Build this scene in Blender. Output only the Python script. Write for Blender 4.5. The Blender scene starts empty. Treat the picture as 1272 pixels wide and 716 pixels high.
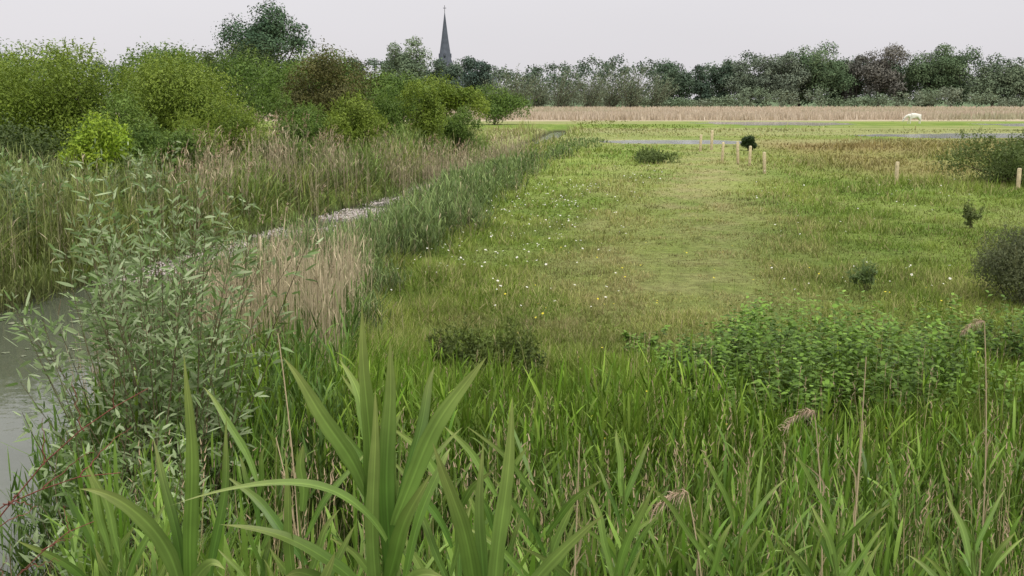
import bpy, math, numpy as np
R=np.random.default_rng(11)
sc=bpy.context.scene
# ------------------------------------------------------------ helpers
def A(*a): return np.array(a,float)
def vn(x,y,s=0.0):
    x=np.asarray(x,float);y=np.asarray(y,float)
    i=np.floor(x);j=np.floor(y);fx=x-i;fy=y-j
    fx=fx*fx*(3-2*fx);fy=fy*fy*(3-2*fy)
    def h(a,b):
        v=np.sin(a*127.1+b*311.7+s*74.7)*43758.5453
        return v-np.floor(v)
    return (h(i,j)*(1-fx)+h(i+1,j)*fx)*(1-fy)+(h(i,j+1)*(1-fx)+h(i+1,j+1)*fx)*fy
def fbm(x,y,s=0.0,o=3):
    r=0;a=.5;t=0
    for k in range(o):
        r=r+a*vn(x*2**k+k*17.3,y*2**k-k*9.1,s+k);t+=a;a*=.5
    return r/t
def nrm(v): return v/np.maximum(np.linalg.norm(v,axis=-1,keepdims=True),1e-9)
def sst(a,b,x):
    t=np.clip((x-a)/(b-a),0,1);return t*t*(3-2*t)
def lerp(a,b,t): return a+(b-a)*t
RY=[-20,0,8,12,16,20,27,36,45,60,80,110,150]
RX=[-3.6,-3.8,-4.1,-4.6,-4.9,-4.7,-4.0,-3.2,-2.6,-1.5,.6,4.5,8]
LX=[-9.3,-9.6,-10,-10.2,-10.2,-10.0,-8.9,-7.2,-5.3,-3.7,-1.4,2.6,6.2]
def xr(y): return np.interp(y,RY,RX)
def xl(y): return np.interp(y,RY,LX)
def pathx(y): return np.interp(y,[10,17,27,50,75,120],[2.1,2.9,4.6,8.7,13.5,20])
POOLS=[(50,106,16,8),(14.0,91,7,5),(37,160,11,12),(85,150,22,12)]
def pool(x,y):
    m=np.full(np.shape(x),9.0)
    for (a,b,c,d) in POOLS:
        q=np.sqrt(((x-a)/c)**2+((y-b)/d)**2)+.5*(vn(x*.35,y*.35,5)-.5)
        m=np.minimum(m,q)
    return m
WZ=-.6
def gz(x,y):
    x=np.asarray(x,float);y=np.asarray(y,float)
    z=.14*(fbm(x*.25,y*.25,3)-.5)+.10*(fbm(x*1.1,y*1.1,4)-.5)
    z=z*sst(120,50,y)
    z=z+1.9*sst(7.2,1.0,y)
    n=.5*(vn(x*.0+3,y*.9,8)-.5)
    d=np.minimum(xr(y)+n-x, x-(xl(y)-n))
    k=sst(-.9,.35,d)*sst(150,125,y)
    z=z*(1-k)+k*(-1.15)
    z=z-.20*sst(1.08,.92,pool(x,y))
    return z
# natural fall-off of bank vegetation height toward the open ditch
def banktop(x,y):
    s=np.interp(x/y,[-.42,-.31,-.24,-.215,-.19,-.173,-.144,-.078,-.056,.06],[.19,.158,.130,.112,.110,.120,.108,.086,.068,.038])
    return 3.5-y*s+.6*(vn(x*.7,y*.4,44)-.42)
class MB:
    def __init__(s): s.v=[];s.c=[];s.q=[];s.t=[];s.qm=[];s.tm=[];s.n=0
    def add(s,v,c,q=None,t=None,mat=0):
        v=np.asarray(v,float).reshape(-1,3);c=np.asarray(c,float)
        c=np.broadcast_to(c,(len(v),3)) if c.ndim==1 else c.reshape(-1,3)
        s.v.append(v);s.c.append(c)
        if q is not None and len(q): s.q.append(q+s.n);s.qm.append(np.full(len(q),mat))
        if t is not None and len(t): s.t.append(t+s.n);s.tm.append(np.full(len(t),mat))
        s.n+=len(v)
    def build(s,name,mats,smooth=False):
        v=np.concatenate(s.v);c=np.concatenate(s.c)
        q=np.concatenate(s.q) if s.q else np.zeros((0,4),int)
        t=np.concatenate(s.t) if s.t else np.zeros((0,3),int)
        mi=np.concatenate(s.qm+s.tm)
        me=bpy.data.meshes.new(name)
        me.vertices.add(len(v));me.vertices.foreach_set('co',v.astype(np.float32).ravel())
        li=np.concatenate([q.ravel(),t.ravel()]).astype(np.int32)
        me.loops.add(len(li));me.loops.foreach_set('vertex_index',li)
        me.polygons.add(len(q)+len(t))
        ls=np.concatenate([np.arange(len(q))*4,len(q)*4+np.arange(len(t))*3]).astype(np.int32)
        me.polygons.foreach_set('loop_start',ls)
        for m in mats: me.materials.append(m)
        me.polygons.foreach_set('material_index',mi.astype(np.int32))
        if smooth: me.polygons.foreach_set('use_smooth',np.ones(len(ls),bool))
        a=me.attributes.new('Col','FLOAT_COLOR','POINT')
        a.data.foreach_set('color',np.concatenate([np.clip(c,0,1),np.ones((len(c),1))],1).astype(np.float32).ravel())
        me.update(calc_edges=True)
        o=bpy.data.objects.new(name,me);sc.collection.objects.link(o);return o
def azel(az,el): return np.stack([np.cos(az)*np.cos(el),np.sin(az)*np.cos(el),np.sin(el)],-1)
def rdir(n): return nrm(R.normal(size=(n,3)))
def ribbon(mb,b,d,L,W,droop=0.,cb=None,ct=None,segs=3,s=None,prof='grass',mat=0):
    n=len(b)
    if n==0: return
    L=np.broadcast_to(L,(n,));W=np.broadcast_to(W,(n,));droop=np.broadcast_to(droop,(n,))
    if s is None: s=nrm(np.cross(d,rdir(n)))
    t=np.linspace(0,1,segs+1)
    P=b[:,None]+d[:,None]*(L[:,None]*t)[...,None]
    P[...,2]-=(droop*L)[:,None]*t**2
    if prof=='grass': w=np.sqrt(np.clip(1-t,0,1))
    elif prof=='stem': w=1-.6*t
    else: w=np.interp(t,[0,.15,.35,.6,.8,1],[.45,.85,1,.8,.48,0])
    cb=np.broadcast_to(cb,(n,3));ct=np.broadcast_to(ct,(n,3))
    C=cb[:,None]+(ct-cb)[:,None]*t[None,:,None]
    off=s[:,None]*(W[:,None]*w[None,:]*.5)[...,None]
    V=np.empty((n,2*segs+1,3));CC=np.empty_like(V)
    V[:,0:2*segs:2]=(P-off)[:,:segs];V[:,1:2*segs:2]=(P+off)[:,:segs];V[:,2*segs]=P[:,segs]
    CC[:,0:2*segs:2]=C[:,:segs];CC[:,1:2*segs:2]=C[:,:segs];CC[:,2*segs]=C[:,segs]
    base=(np.arange(n)*(2*segs+1))[:,None]
    qs=[]
    for k in range(segs-1): qs.append(base+np.array([[2*k,2*k+1,2*k+3,2*k+2]]))
    tr=base+np.array([[2*segs-2,2*segs-1,2*segs]])
    mb.add(V,CC,np.concatenate(qs) if qs else None,tr,mat)
def leafq(mb,p,nv,L,W,col,tan=None,mat=0):
    n=len(p);nv=nrm(nv)
    if tan is None: tan=rdir(n)
    t=nrm(tan-nv*np.sum(tan*nv,-1,keepdims=True));s=np.cross(nv,t)
    L=np.broadcast_to(L,(n,))[:,None];W=np.broadcast_to(W,(n,))[:,None]
    V=np.stack([p-t*L*.5,p+s*W*.5+nv*W*.12,p+t*L*.5-nv*L*.1,p-s*W*.5+nv*W*.12],1)
    C=np.repeat(np.broadcast_to(col,(n,3))[:,None],4,1)
    mb.add(V,C,np.arange(4*n).reshape(n,4),None,mat)
def tube(mb,P,r,col,sides=5,mat=1):
    P=np.asarray(P,float);r=np.asarray(r,float);n,K,_=P.shape
    T=nrm(np.gradient(P,axis=1));ref=A(.31,.87,.13)
    U=nrm(np.cross(T,ref));V=np.cross(T,U)
    a=np.arange(sides)*2*math.pi/sides
    ring=P[:,:,None]+r[:,:,None,None]*(U[:,:,None]*np.cos(a)[None,None,:,None]+V[:,:,None]*np.sin(a)[None,None,:,None])
    idx=np.arange(n*K*sides).reshape(n,K,sides)
    q=np.stack([idx[:,:-1],np.roll(idx,-1,2)[:,:-1],np.roll(idx,-1,2)[:,1:],idx[:,1:]],-1).reshape(-1,4)
    mb.add(ring,col,q,None,mat)
def curve(a,b,bow,K=6):
    t=np.linspace(0,1,K)[None,:,None]
    m=(a+b)/2+bow
    return a[:,None]*(1-t)**2+2*m[:,None]*t*(1-t)+b[:,None]*t*t
# ------------------------------------------------------------ materials
def mat(name,rough=.55,transl=.25,nscale=2.,namt=.3,spec=.25,bump=0,bscale=30,fixed=None,sat=1.,val=1.,hue=.5):
    m=bpy.data.materials.new(name);m.use_nodes=True;nt=m.node_tree;N=nt.nodes;Lk=nt.links;N.clear()
    out=N.new('ShaderNodeOutputMaterial');p=N.new('ShaderNodeBsdfPrincipled')
    if fixed: at=N.new('ShaderNodeRGB');at.outputs[0].default_value=(*fixed,1)
    else: at=N.new('ShaderNodeAttribute');at.attribute_name='Col'
    hs=N.new('ShaderNodeHueSaturation');hs.inputs['Hue'].default_value=hue;hs.inputs['Saturation'].default_value=sat;hs.inputs['Value'].default_value=val
    Lk.new(at.outputs[0],hs.inputs['Color'])
    ge=N.new('ShaderNodeNewGeometry');no=N.new('ShaderNodeTexNoise');no.inputs['Scale'].default_value=nscale;no.inputs['Detail'].default_value=3
    Lk.new(ge.outputs['Position'],no.inputs['Vector'])
    mr=N.new('ShaderNodeMapRange');mr.inputs[1].default_value=.3;mr.inputs[2].default_value=.7
    mr.inputs[3].default_value=1-namt;mr.inputs[4].default_value=1+namt
    Lk.new(no.outputs['Fac'],mr.inputs[0])
    vm=N.new('ShaderNodeVectorMath');vm.operation='SCALE';Lk.new(hs.outputs[0],vm.inputs[0]);Lk.new(mr.outputs[0],vm.inputs['Scale'])
    Lk.new(vm.outputs[0],p.inputs['Base Color']);p.inputs['Roughness'].default_value=rough
    p.inputs['Specular IOR Level'].default_value=spec
    if bump:
        n2=N.new('ShaderNodeTexNoise');n2.inputs['Scale'].default_value=bscale;n2.inputs['Detail'].default_value=6
        Lk.new(ge.outputs['Position'],n2.inputs['Vector'])
        bm=N.new('ShaderNodeBump');bm.inputs['Distance'].default_value=bump;Lk.new(n2.outputs['Fac'],bm.inputs['Height']);Lk.new(bm.outputs[0],p.inputs['Normal'])
    if transl:
        tr=N.new('ShaderNodeBsdfTranslucent');Lk.new(vm.outputs[0],tr.inputs['Color'])
        mx=N.new('ShaderNodeMixShader');mx.inputs[0].default_value=transl
        Lk.new(p.outputs[0],mx.inputs[1]);Lk.new(tr.outputs[0],mx.inputs[2]);Lk.new(mx.outputs[0],out.inputs[0])
    else: Lk.new(p.outputs[0],out.inputs[0])
    return m
M_leaf=mat('leaf_foliage',.55,.25,1.5,.22,.2,sat=1.12,val=1.12)
M_far=mat('distant_foliage',.85,0,.25,.12,.05)  # distance haze is painted into the tree colours as lighter, bluer greens
M_grass=mat('grass_blades',.6,.2,.8,.15,.18,sat=1.17,val=1.17,hue=.494)
M_big=mat('reed_leaf',.40,.32,14,.12,.3,sat=1.12,val=1.24)
M_dry=mat('dry_reed',.75,0,3,.2,.1)
M_bark=mat('bark',.85,0,8,.3,.1,.02,20)
M_ground=mat('ground_soil_grass',.95,0,5,.30,.05,.05,12,sat=1.12,val=1.05)
M_wood=mat('post_wood',.75,0,12,.25,.15,.004,60)
M_stone=mat('church_stone',.85,0,.6,.15,.1,.02,4)
M_white=mat('petals',.6,0,10,.05,.2)
M_hide=mat('cow_hide',.8,0,5,.08,.1,fixed=(.72,.69,.62))
def water_mat(name,base,rough,bd,sc_):
    m=bpy.data.materials.new(name);m.use_nodes=True;N=m.node_tree.nodes;Lk=m.node_tree.links
    p=N['Principled BSDF'];p.inputs['Roughness'].default_value=rough;p.inputs['IOR'].default_value=1.33
    ge=N.new('ShaderNodeNewGeometry');no=N.new('ShaderNodeTexNoise');no.inputs['Scale'].default_value=sc_;no.inputs['Detail'].default_value=3
    Lk.new(ge.outputs['Position'],no.inputs['Vector'])
    b=N.new('ShaderNodeBump');b.inputs['Distance'].default_value=bd;Lk.new(no.outputs['Fac'],b.inputs['Height']);Lk.new(b.outputs[0],p.inputs['Normal'])
    n2=N.new('ShaderNodeTexNoise');n2.inputs['Scale'].default_value=.8;Lk.new(ge.outputs['Position'],n2.inputs['Vector'])
    cr=N.new('ShaderNodeValToRGB');cr.color_ramp.elements[0].color=(*[c*.7 for c in base],1);cr.color_ramp.elements[1].color=(*[c*1.3 for c in base],1)
    Lk.new(n2.outputs['Fac'],cr.inputs[0]);Lk.new(cr.outputs[0],p.inputs['Base Color'])
    return m
M_water=water_mat('ditch_water',(.09,.10,.07),.03,.010,2.5)
M_pool=water_mat('pool_water',(.18,.18,.17),.12,.01,2.)
# ------------------------------------------------------------ ground
ys=[-25.]
while ys[-1]<3500:
    y=ys[-1];ys.append(y+ (1.0 if y<0 else max(.2,y*.0125)))
ys=np.array(ys)
xs=[0.]
while xs[-1]<3000:
    x=xs[-1];xs.append(x+(.2 if x<11 else max(.2,(x-11)*.025+.2)))
xs=np.array(xs);xs=np.concatenate([-xs[:0:-1],xs])
X,Y=np.meshgrid(xs,ys);Z=gz(X,Y)
def grass_col(x,y):
    n=fbm(x*.30,y*.16,21,4);n2=fbm(x*1.3,y*.9,22,3);n3=fbm(x*.09,y*.05,23,3);n4=fbm(x*.55,y*.35,29,3)
    c=lerp(A(.150,.210,.055),A(.225,.275,.088),np.clip((n-.3)*2.2,0,1)[...,None])
    c=lerp(c,A(.31,.295,.15),(np.clip((n2-.46)*2.2,0,1)*.45)[...,None])
    c=lerp(c,A(.115,.18,.045),(sst(.52,.66,n4)*.55)[...,None])
    px=pathx(y)
    pd=np.abs(x-px+3.2*(n-.5)+2.2*(n2-.5)+1.5*(n4-.5));w=sst(4.4,.0,pd)*sst(13,19,y)*sst(110,50,y)
    c=lerp(c,A(.335,.285,.165),(w*(.10+.75*n2))[...,None])
    pd=np.abs(x-px*.55-.1+1.6*(n-.5)+.8*(n2-.5));w=sst(1.6,.0,pd)*sst(14,20,y)*sst(70,40,y)
    c=lerp(c,A(.31,.29,.14),(w*.4)[...,None])
    w=sst(10,18,x-.12*(y-50))*sst(42,58,y)*sst(110,85,y)*np.clip(.3+1.4*(n3-.25),0,1)
    c=lerp(c,A(.25,.185,.10),(w*.85)[...,None])
    w=sst(.42,.62,fbm(x*.02,y*.10,31,3))*sst(75,100,y)
    c=lerp(c,A(.31,.29,.16),(w*.6)[...,None])
    w=sst(165,182,y)
    c=lerp(c,A(.44,.37,.28),w[...,None])
    w=sst(350,420,y)
    c=lerp(c,A(.12,.16,.09),w[...,None])
    return c
C=grass_col(X,Y)
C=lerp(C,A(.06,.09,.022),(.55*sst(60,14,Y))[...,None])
C=lerp(C,A(.03,.04,.016),sst(15,11,Y)[...,None])  # front soil and thatch, colour deepened for shade between the leaves
C=lerp(C,A(.05,.05,.03),sst(-.25,-.6,Z)[...,None])
idx=np.arange(X.size).reshape(X.shape)
q=np.stack([idx[:-1,:-1],idx[:-1,1:],idx[1:,1:],idx[1:,:-1]],-1).reshape(-1,4)
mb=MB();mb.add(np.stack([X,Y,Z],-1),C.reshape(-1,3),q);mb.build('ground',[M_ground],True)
yy=np.concatenate([np.arange(-20,60,1.),np.arange(60,151,3.)])
V=[];
for y in yy: V+= [(float(xl(y))-1,y,WZ),(float(xr(y))+1,y,WZ)]
k=np.arange(len(yy)-1)*2
mb=MB();mb.add(np.array(V),A(.1,.1,.1),np.stack([k,k+1,k+3,k+2],-1));mb.build('ditch_water',[M_water])
for (a,b,c,d) in POOLS:
    th=np.linspace(0,2*math.pi,33)[:-1]
    V=np.stack([a+c*1.35*np.cos(th),b+d*1.35*np.sin(th),np.full(32,-.06)],-1)
    V=np.concatenate([V,[[a,b,-.06]]])
    t=np.stack([np.arange(32),(np.arange(32)+1)%32,np.full(32,32)],-1)
    mb=MB();mb.add(V,A(.1,.1,.1),None,t);mb.build('marsh_pool_water',[M_pool])
# ------------------------------------------------------------ meadow grass
def persp_y(n,a,b): return 1/(R.random(n)*(1/a-1/b)+1/b)
def meadow():
    mb=MB();n=400000
    y=persp_y(n,10.5,125);x=(R.random(n)*2-1)*.57*y
    pl=pool(x,y)
    ok=((x>xr(y)+.2)|(x<xl(y)-.2))&(pl>1.1);x=x[ok];y=y[ok];pl=pl[ok];n=len(x)
    z=gz(x,y)-.01
    t1=fbm(x*.9,y*.7,41,3);t2=fbm(x*.25,y*.2,42,3);t3=fbm(x*2.2,y*1.6,43,2)
    h=.06+.16*sst(.42,.68,t1)+.10*sst(.45,.7,t2)+.10*sst(.6,.8,t3)
    pd=np.abs(x-pathx(y)+3.0*(t2-.5)+2.0*(t1-.5));h*=1-.55*sst(4.2,.3,pd)*sst(13,18,y)
    h*=1+1.6*sst(15,11.5,y)
    edge=np.minimum(np.abs(x-xr(y)),np.abs(x-xl(y)));h*=1+2.2*sst(4.2,.4,edge)*(.3+t1)
    h=np.where(x<xl(y),h*2.0,h)
    h*=1+.8*sst(8,13,x-.1*y)*sst(.4,.6,t2)
    h*=R.uniform(.5,1.3,n)*(1+y/160)
    h*=.35+.65*sst(1.2,2.6,pl)
    w=np.maximum(.006,y*.00075)*R.uniform(.6,1.4,n)
    c=grass_col(x,y)*R.uniform(.6,1.35,n)[:,None]
    dry=R.random(n)<(.08+.20*sst(.5,.7,t2)+.1*sst(.5,.7,t1));c[dry]=lerp(c[dry],A(.42,.37,.21),.65)
    c=c*lerp(.8,1.1,sst(.38,.58,t1))[:,None]
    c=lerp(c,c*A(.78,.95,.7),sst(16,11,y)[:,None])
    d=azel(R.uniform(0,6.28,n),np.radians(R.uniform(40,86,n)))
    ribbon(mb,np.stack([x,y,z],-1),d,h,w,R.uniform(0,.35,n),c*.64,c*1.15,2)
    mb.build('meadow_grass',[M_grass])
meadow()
def flowers(name,pts,size,colp,colc,hh):
    mb=MB();n=len(pts);x,y=pts[:,0],pts[:,1];p=np.stack([x,y,gz(x,y)+hh*R.uniform(.6,1.2,n)],-1)
    nv=nrm(np.stack([R.normal(0,.35,n),R.normal(-.15,.35,n),np.ones(n)],-1))
    u=nrm(np.cross(nv,A(0,1,.1)));v=np.cross(nv,u);K=10
    a=np.arange(K)*2*math.pi/K;rr=np.where(np.arange(K)%2==0,1.,.72)
    sz=size*R.uniform(.5,1.3,n)*np.maximum(1,y/34)
    ring=p[:,None]+(u[:,None]*np.cos(a)[None,:,None]+v[:,None]*np.sin(a)[None,:,None])*(sz[:,None]*rr)[...,None]*.5
    V=np.concatenate([p[:,None]-nv[:,None]*(sz*.08)[:,None,None],ring],1)
    b=(np.arange(n)*(K+1))[:,None,None]
    k=np.arange(K);t=(b+np.stack([np.zeros(K,int),k+1,(k+1)%K+1],-1)[None]).reshape(-1,3)
    mb.add(V,A(*colp),None,t,0)
    ring2=p[:,None]+nv[:,None]*(sz*.06)[:,None,None]+(u[:,None]*np.cos(a[::2])[None,:,None]+v[:,None]*np.sin(a[::2])[None,:,None])*sz[:,None,None]*.15
    V=np.concatenate([p[:,None]+nv[:,None]*(sz*.1)[:,None,None],ring2],1);K2=5;k=np.arange(K2)
    b=(np.arange(n)*(K2+1))[:,None,None]
    mb.add(V,A(*colc),None,(b+np.stack([np.zeros(K2,int),k+1,(k+1)%K2+1],-1)[None]).reshape(-1,3),0)
    ribbon(mb,np.stack([x,y,gz(x,y)],-1),nrm(np.stack([x*0,y*0,x*0+1],-1)+nv*.01),p[:,2]-gz(x,y),.006,0,A(.1,.16,.04),A(.1,.16,.04),2,mat=1,prof='stem')
    mb.build(name,[M_white,M_grass])
pts=[]
n=620;t=R.random(n);y=22+t**1.2*32+R.normal(0,2.0,n);x=lerp(-1.4,5.4,(y-23)/30)+R.normal(0,1.1,n)
pts.append(np.stack([x,y],-1)[fbm(x*.7,y*.4,77)>.45])
n=150;y=R.uniform(19,50,n);x=y*.22+R.uniform(0,6,n)*y/30;pts.append(np.stack([x,y],-1)[fbm(x*.6,y*.6,78)>.5])
n=110;y=R.uniform(17,45,n);x=R.uniform(-1,.25,n)*y*.1+y*.08;pts.append(np.stack([x,y],-1))
pts=np.concatenate(pts);pts=pts[pts[:,0]>xr(pts[:,1])+2.2]
flowers('daisy_flowers',pts,.048,(.75,.75,.70),(.6,.45,.05),.22)
bp=np.stack([R.uniform(-.5,7.5,90),R.uniform(9,24,90)],-1)
flowers('buttercup_flowers',bp,.035,(.7,.6,.05),(.6,.45,.02),.38)
# ------------------------------------------------------------ reeds
def reeds(mb,x,y,h,nleaf,LL,LW,cA,cB,sw,cs,droop=(.05,.5),el=(42,82),mat=0,lo=.2,smat=0,segs=4,lean=.1,z=None,dk=.5):
    n=len(x)
    if n==0: return
    z=gz(x,y)-.03 if z is None else z
    b=np.stack([x,y,z],-1)
    az=R.uniform(0,6.28,n);ln=np.abs(R.normal(0,lean,n))
    ds=nrm(np.stack([ln*np.cos(az),ln*np.sin(az),np.ones(n)],-1))
    tone=R.uniform(.6,1.35,n)
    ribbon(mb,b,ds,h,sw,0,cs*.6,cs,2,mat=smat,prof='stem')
    a0=R.uniform(0,6.28,n)
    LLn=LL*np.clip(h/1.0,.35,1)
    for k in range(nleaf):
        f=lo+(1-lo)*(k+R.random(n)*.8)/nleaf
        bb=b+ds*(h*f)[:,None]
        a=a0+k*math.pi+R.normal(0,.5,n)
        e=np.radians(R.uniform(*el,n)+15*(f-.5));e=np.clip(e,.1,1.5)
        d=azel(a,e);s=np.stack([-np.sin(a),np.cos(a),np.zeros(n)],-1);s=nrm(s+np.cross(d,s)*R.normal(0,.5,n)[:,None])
        c=lerp(cA,cB,R.random(n)[:,None])*(tone*lerp(dk,1.1,f))[:,None]  # lower leaves coloured darker, painting in the shade inside the stand
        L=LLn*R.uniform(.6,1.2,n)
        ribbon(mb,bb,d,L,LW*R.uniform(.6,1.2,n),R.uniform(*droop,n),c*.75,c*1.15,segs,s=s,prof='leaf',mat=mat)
def plume(mb,p,d,size,n,col,mat=1):
    m=len(p)
    for k in range(n):
        f=R.random(m);b=p+d*(size*f)[:,None]*.8
        dd=nrm(d+R.normal(0,.35,(m,3)))
        ribbon(mb,b,dd,size*R.uniform(.25,.5,m),size*.06,R.uniform(.2,.8,m),col*.8*R.uniform(.8,1.2,m)[:,None],col,2,mat=mat)
GA,GB=A(.085,.16,.03),A(.20,.285,.075)
DRY=A(.50,.42,.27)
mb=MB()
n=1900;y=3.0+R.random(n)**.8*6.0;x=R.uniform(-.42,.58,n)*y
ok=(x>xr(y)+.3)&(fbm(x*.9,y*.9,141)>.36);x=x[ok];y=y[ok];n=len(x)
top=3.5-y*np.interp(y,[3,4,6,9],[.42,.36,.315,.272])-.55*R.random(n)-.5*(vn(x*.9,y*.9,4))
h=np.clip(top-gz(x,y),.3,2.)
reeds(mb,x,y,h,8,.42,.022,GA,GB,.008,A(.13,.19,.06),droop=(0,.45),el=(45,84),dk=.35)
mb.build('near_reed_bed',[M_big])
mb=MB()
n=3000;y=8.0+R.random(n)*5.2;x=R.uniform(-.40,.58,n)*y
ok=(x>xr(y)+.3)&(fbm(x*.8,y*.8,142)>.38);x=x[ok];y=y[ok];n=len(x)
h=np.interp(y,[8,10,12,13.5],[1.15,.9,.65,.4])*R.uniform(.5,1.2,n)*(.5+.8*vn(x*.7,y*.7,9))
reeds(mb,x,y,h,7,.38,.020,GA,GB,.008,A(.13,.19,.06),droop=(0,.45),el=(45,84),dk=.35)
n=70000;y=persp_y(n,3.2,14.5);x=R.uniform(-.45,.60,n)*y;ok=x>xr(y)+.1;x=x[ok];y=y[ok];n=len(x)
hh=np.interp(y,[3,8,11,14.5],[.6,.6,.55,.22])*R.uniform(.3,1.3,n)*(.35+1.0*vn(x*.8,y*.8,12))
pt=fbm(x*.5,y*.5,88)
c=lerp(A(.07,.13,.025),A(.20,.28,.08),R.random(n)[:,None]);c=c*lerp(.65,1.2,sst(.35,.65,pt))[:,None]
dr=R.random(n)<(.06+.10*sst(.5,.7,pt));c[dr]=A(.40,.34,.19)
ribbon(mb,np.stack([x,y,gz(x,y)-.02],-1),azel(R.uniform(0,6.28,n),np.radians(R.uniform(55,88,n))),hh,.008,R.uniform(.0,.5,n),c*.4,c,4)  # dark blade bases stand in for shade in the gaps
n=900;y=persp_y(n,5,15);x=R.uniform(-.35,.58,n)*y;ok=x>xr(y)+.3;x=x[ok];y=y[ok];n=len(x)
hh=np.interp(y,[5,9,15],[1.35,1.1,.6])*R.uniform(.6,1.1,n);b=np.stack([x,y,gz(x,y)],-1);d=azel(R.uniform(0,6.28,n),np.radians(R.uniform(76,89,n)))
ribbon(mb,b,d,hh,.006,.05,A(.35,.30,.16),A(.45,.38,.24),3,prof='stem')
for k in range(5): ribbon(mb,b+d*(hh*(.86+.035*k))[:,None],nrm(d+R.normal(0,.25,(n,3))),.05,.007,.2,A(.38,.30,.2),A(.46,.38,.27),2)
mb.build('tall_bank_grass',[M_grass])
mb=MB()
n=3000;y=R.uniform(11.2,17,n);x=xr(y)+.0+R.random(n)**1.0*2.7
h=np.clip(banktop(x,y)-gz(x,y),.4,2.2)*R.uniform(.55,1.08,n)*(.72+.4*vn(x*1.6,y*1.2,33))
reeds(mb,x,y,h,2,.28,.012,DRY*.8,DRY*1.1,.014,DRY*1.05,mat=1,smat=1,lo=.4,el=(55,82),lean=.07,dk=.7)
p=np.stack([x,y,gz(x,y)+h],-1)[::14];plume(mb,p,np.tile(nrm(A(.25,0,1)),(len(p),1)),.16,12,A(.42,.33,.22))
n=1800;y=R.uniform(8,17,n);x=xr(y)+.05+R.random(n)*2.7
h=np.clip((banktop(x,y)-gz(x,y)-.25)*.68,.3,1.4)*R.uniform(.5,1.0,n)
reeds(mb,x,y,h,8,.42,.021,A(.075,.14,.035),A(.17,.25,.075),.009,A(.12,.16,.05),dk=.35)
mb.build('dry_reed_stand',[M_leaf,M_dry])
mb=MB()
n=9500;y=1/(R.random(n)*(1/15.-1/95.)+1/95.);wd=np.interp(y,[15,28,50,80],[2.4,2.4,3.0,5.2])*(.65+.8*fbm(y*.35,y*0,93));q_=R.random(n)**.9;x=xr(y)-.15+q_*wd+.7*(vn(y*.5,y*0,91)-.5)+R.normal(0,.25,n)*q_
cl=fbm(x*.5,y*.3,94)
h=(1.7-1.0*q_**1.5)*(.35+1.25*cl)*np.interp(y,[15,60,95],[1,.95,.7])
h=np.minimum(h,np.clip(banktop(x,y)-gz(x,y)-.1,.25,3))*R.uniform(.5,1.15,n)
for lo_,hi_ in [(15,24),(24,36),(36,55),(55,96)]:
    inb=(y>=lo_)&(y<hi_);sel=R.random(n)<.85;m=inb&sel;mid=(lo_+hi_)/2
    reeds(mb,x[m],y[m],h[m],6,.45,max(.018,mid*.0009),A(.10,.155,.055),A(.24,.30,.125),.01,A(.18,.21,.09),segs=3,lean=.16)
    m=inb&~sel
    reeds(mb,x[m],y[m],h[m]*1.12,2,.3,max(.013,mid*.0007),DRY*.8,DRY,.012*mid/25,DRY,mat=1,smat=1,segs=3)
mb.build('ditch_bank_reeds',[M_leaf,M_dry])
mb=MB()
n=4600;y=R.uniform(17.5,31,n);x=xl(y)+.2-R.random(n)**1.1*9
h=R.uniform(1.3,2.2,n)*(.70+.4*vn(x*.5,y*.5,16))*np.interp(xl(y)-x,[0,1.5,4],[.65,.9,1.05])
reeds(mb,x,y,h,7,.5,.024,A(.13,.17,.055),A(.28,.315,.13),.012,A(.28,.28,.14),segs=3,el=(50,84))
n=700;y=R.uniform(19,32,n);x=xl(y)-R.random(n)*7;h=R.uniform(1.5,2.3,n)
reeds(mb,x,y,h,2,.3,.02,DRY*.8,DRY,.016,DRY,mat=1,smat=1,segs=3)
for (a,b,r_,hm,nn) in [(-9.2,34,1.0,2.0,180),(-8.1,39,1.2,2.5,260),(-6.9,43,1.0,2.2,180),(-3.5,53,1.6,2.0,330),(-1.0,58,2.0,1.7,330),(-9.1,30.5,.6,1.9,100),(-10.2,37,.9,2.4,120),(-5.2,48,1,2.0,160)]:
    y=b+R.normal(0,r_,nn);x=np.minimum(a+R.normal(0,r_*.6,nn),xl(y)+.5 if b<50 else 99);h=hm*R.uniform(.6,1.1,nn);zz=np.maximum(gz(x,y),WZ-.05)
    reeds(mb,x,y,h,3,.4,.022,DRY*.75,DRY,.018,DRY*.95,mat=1,smat=1,segs=3,z=zz)
    p=np.stack([x,y,zz+h],-1)[::4];plume(mb,p,np.tile(nrm(A(.2,0,1)),(len(p),1)),.35,9,A(.42,.31,.20))
n=5200;y=R.uniform(29,80,n);x=xl(y)+.5-R.random(n)*5;h=R.uniform(.7,1.8,n)*(.6+.7*vn(x*.5,y*.3,19))*np.interp(xl(y)-x,[0,1.5],[.6,1])
reeds(mb,x,y,h,6,.5,.04,A(.12,.18,.05),A(.24,.30,.11),.02,A(.2,.22,.1),segs=3)
mb.build('left_bank_reeds',[M_leaf,M_dry])
mb=MB()
n=48000;y=1/(R.random(n)*(1/178.-1/360.)+1/360.);x=R.uniform(-.30,.60,n)*y
ok=y>180+14*(fbm(x*.03,y*0,9)-.5);x=x[ok];y=y[ok];n=len(x)
c=lerp(A(.42,.35,.25),A(.58,.49,.38),R.random(n)[:,None]);g=fbm(x*.02,y*.06,14);c=lerp(c,A(.30,.32,.18),(sst(.5,.66,g)*.6)[:,None])
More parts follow.
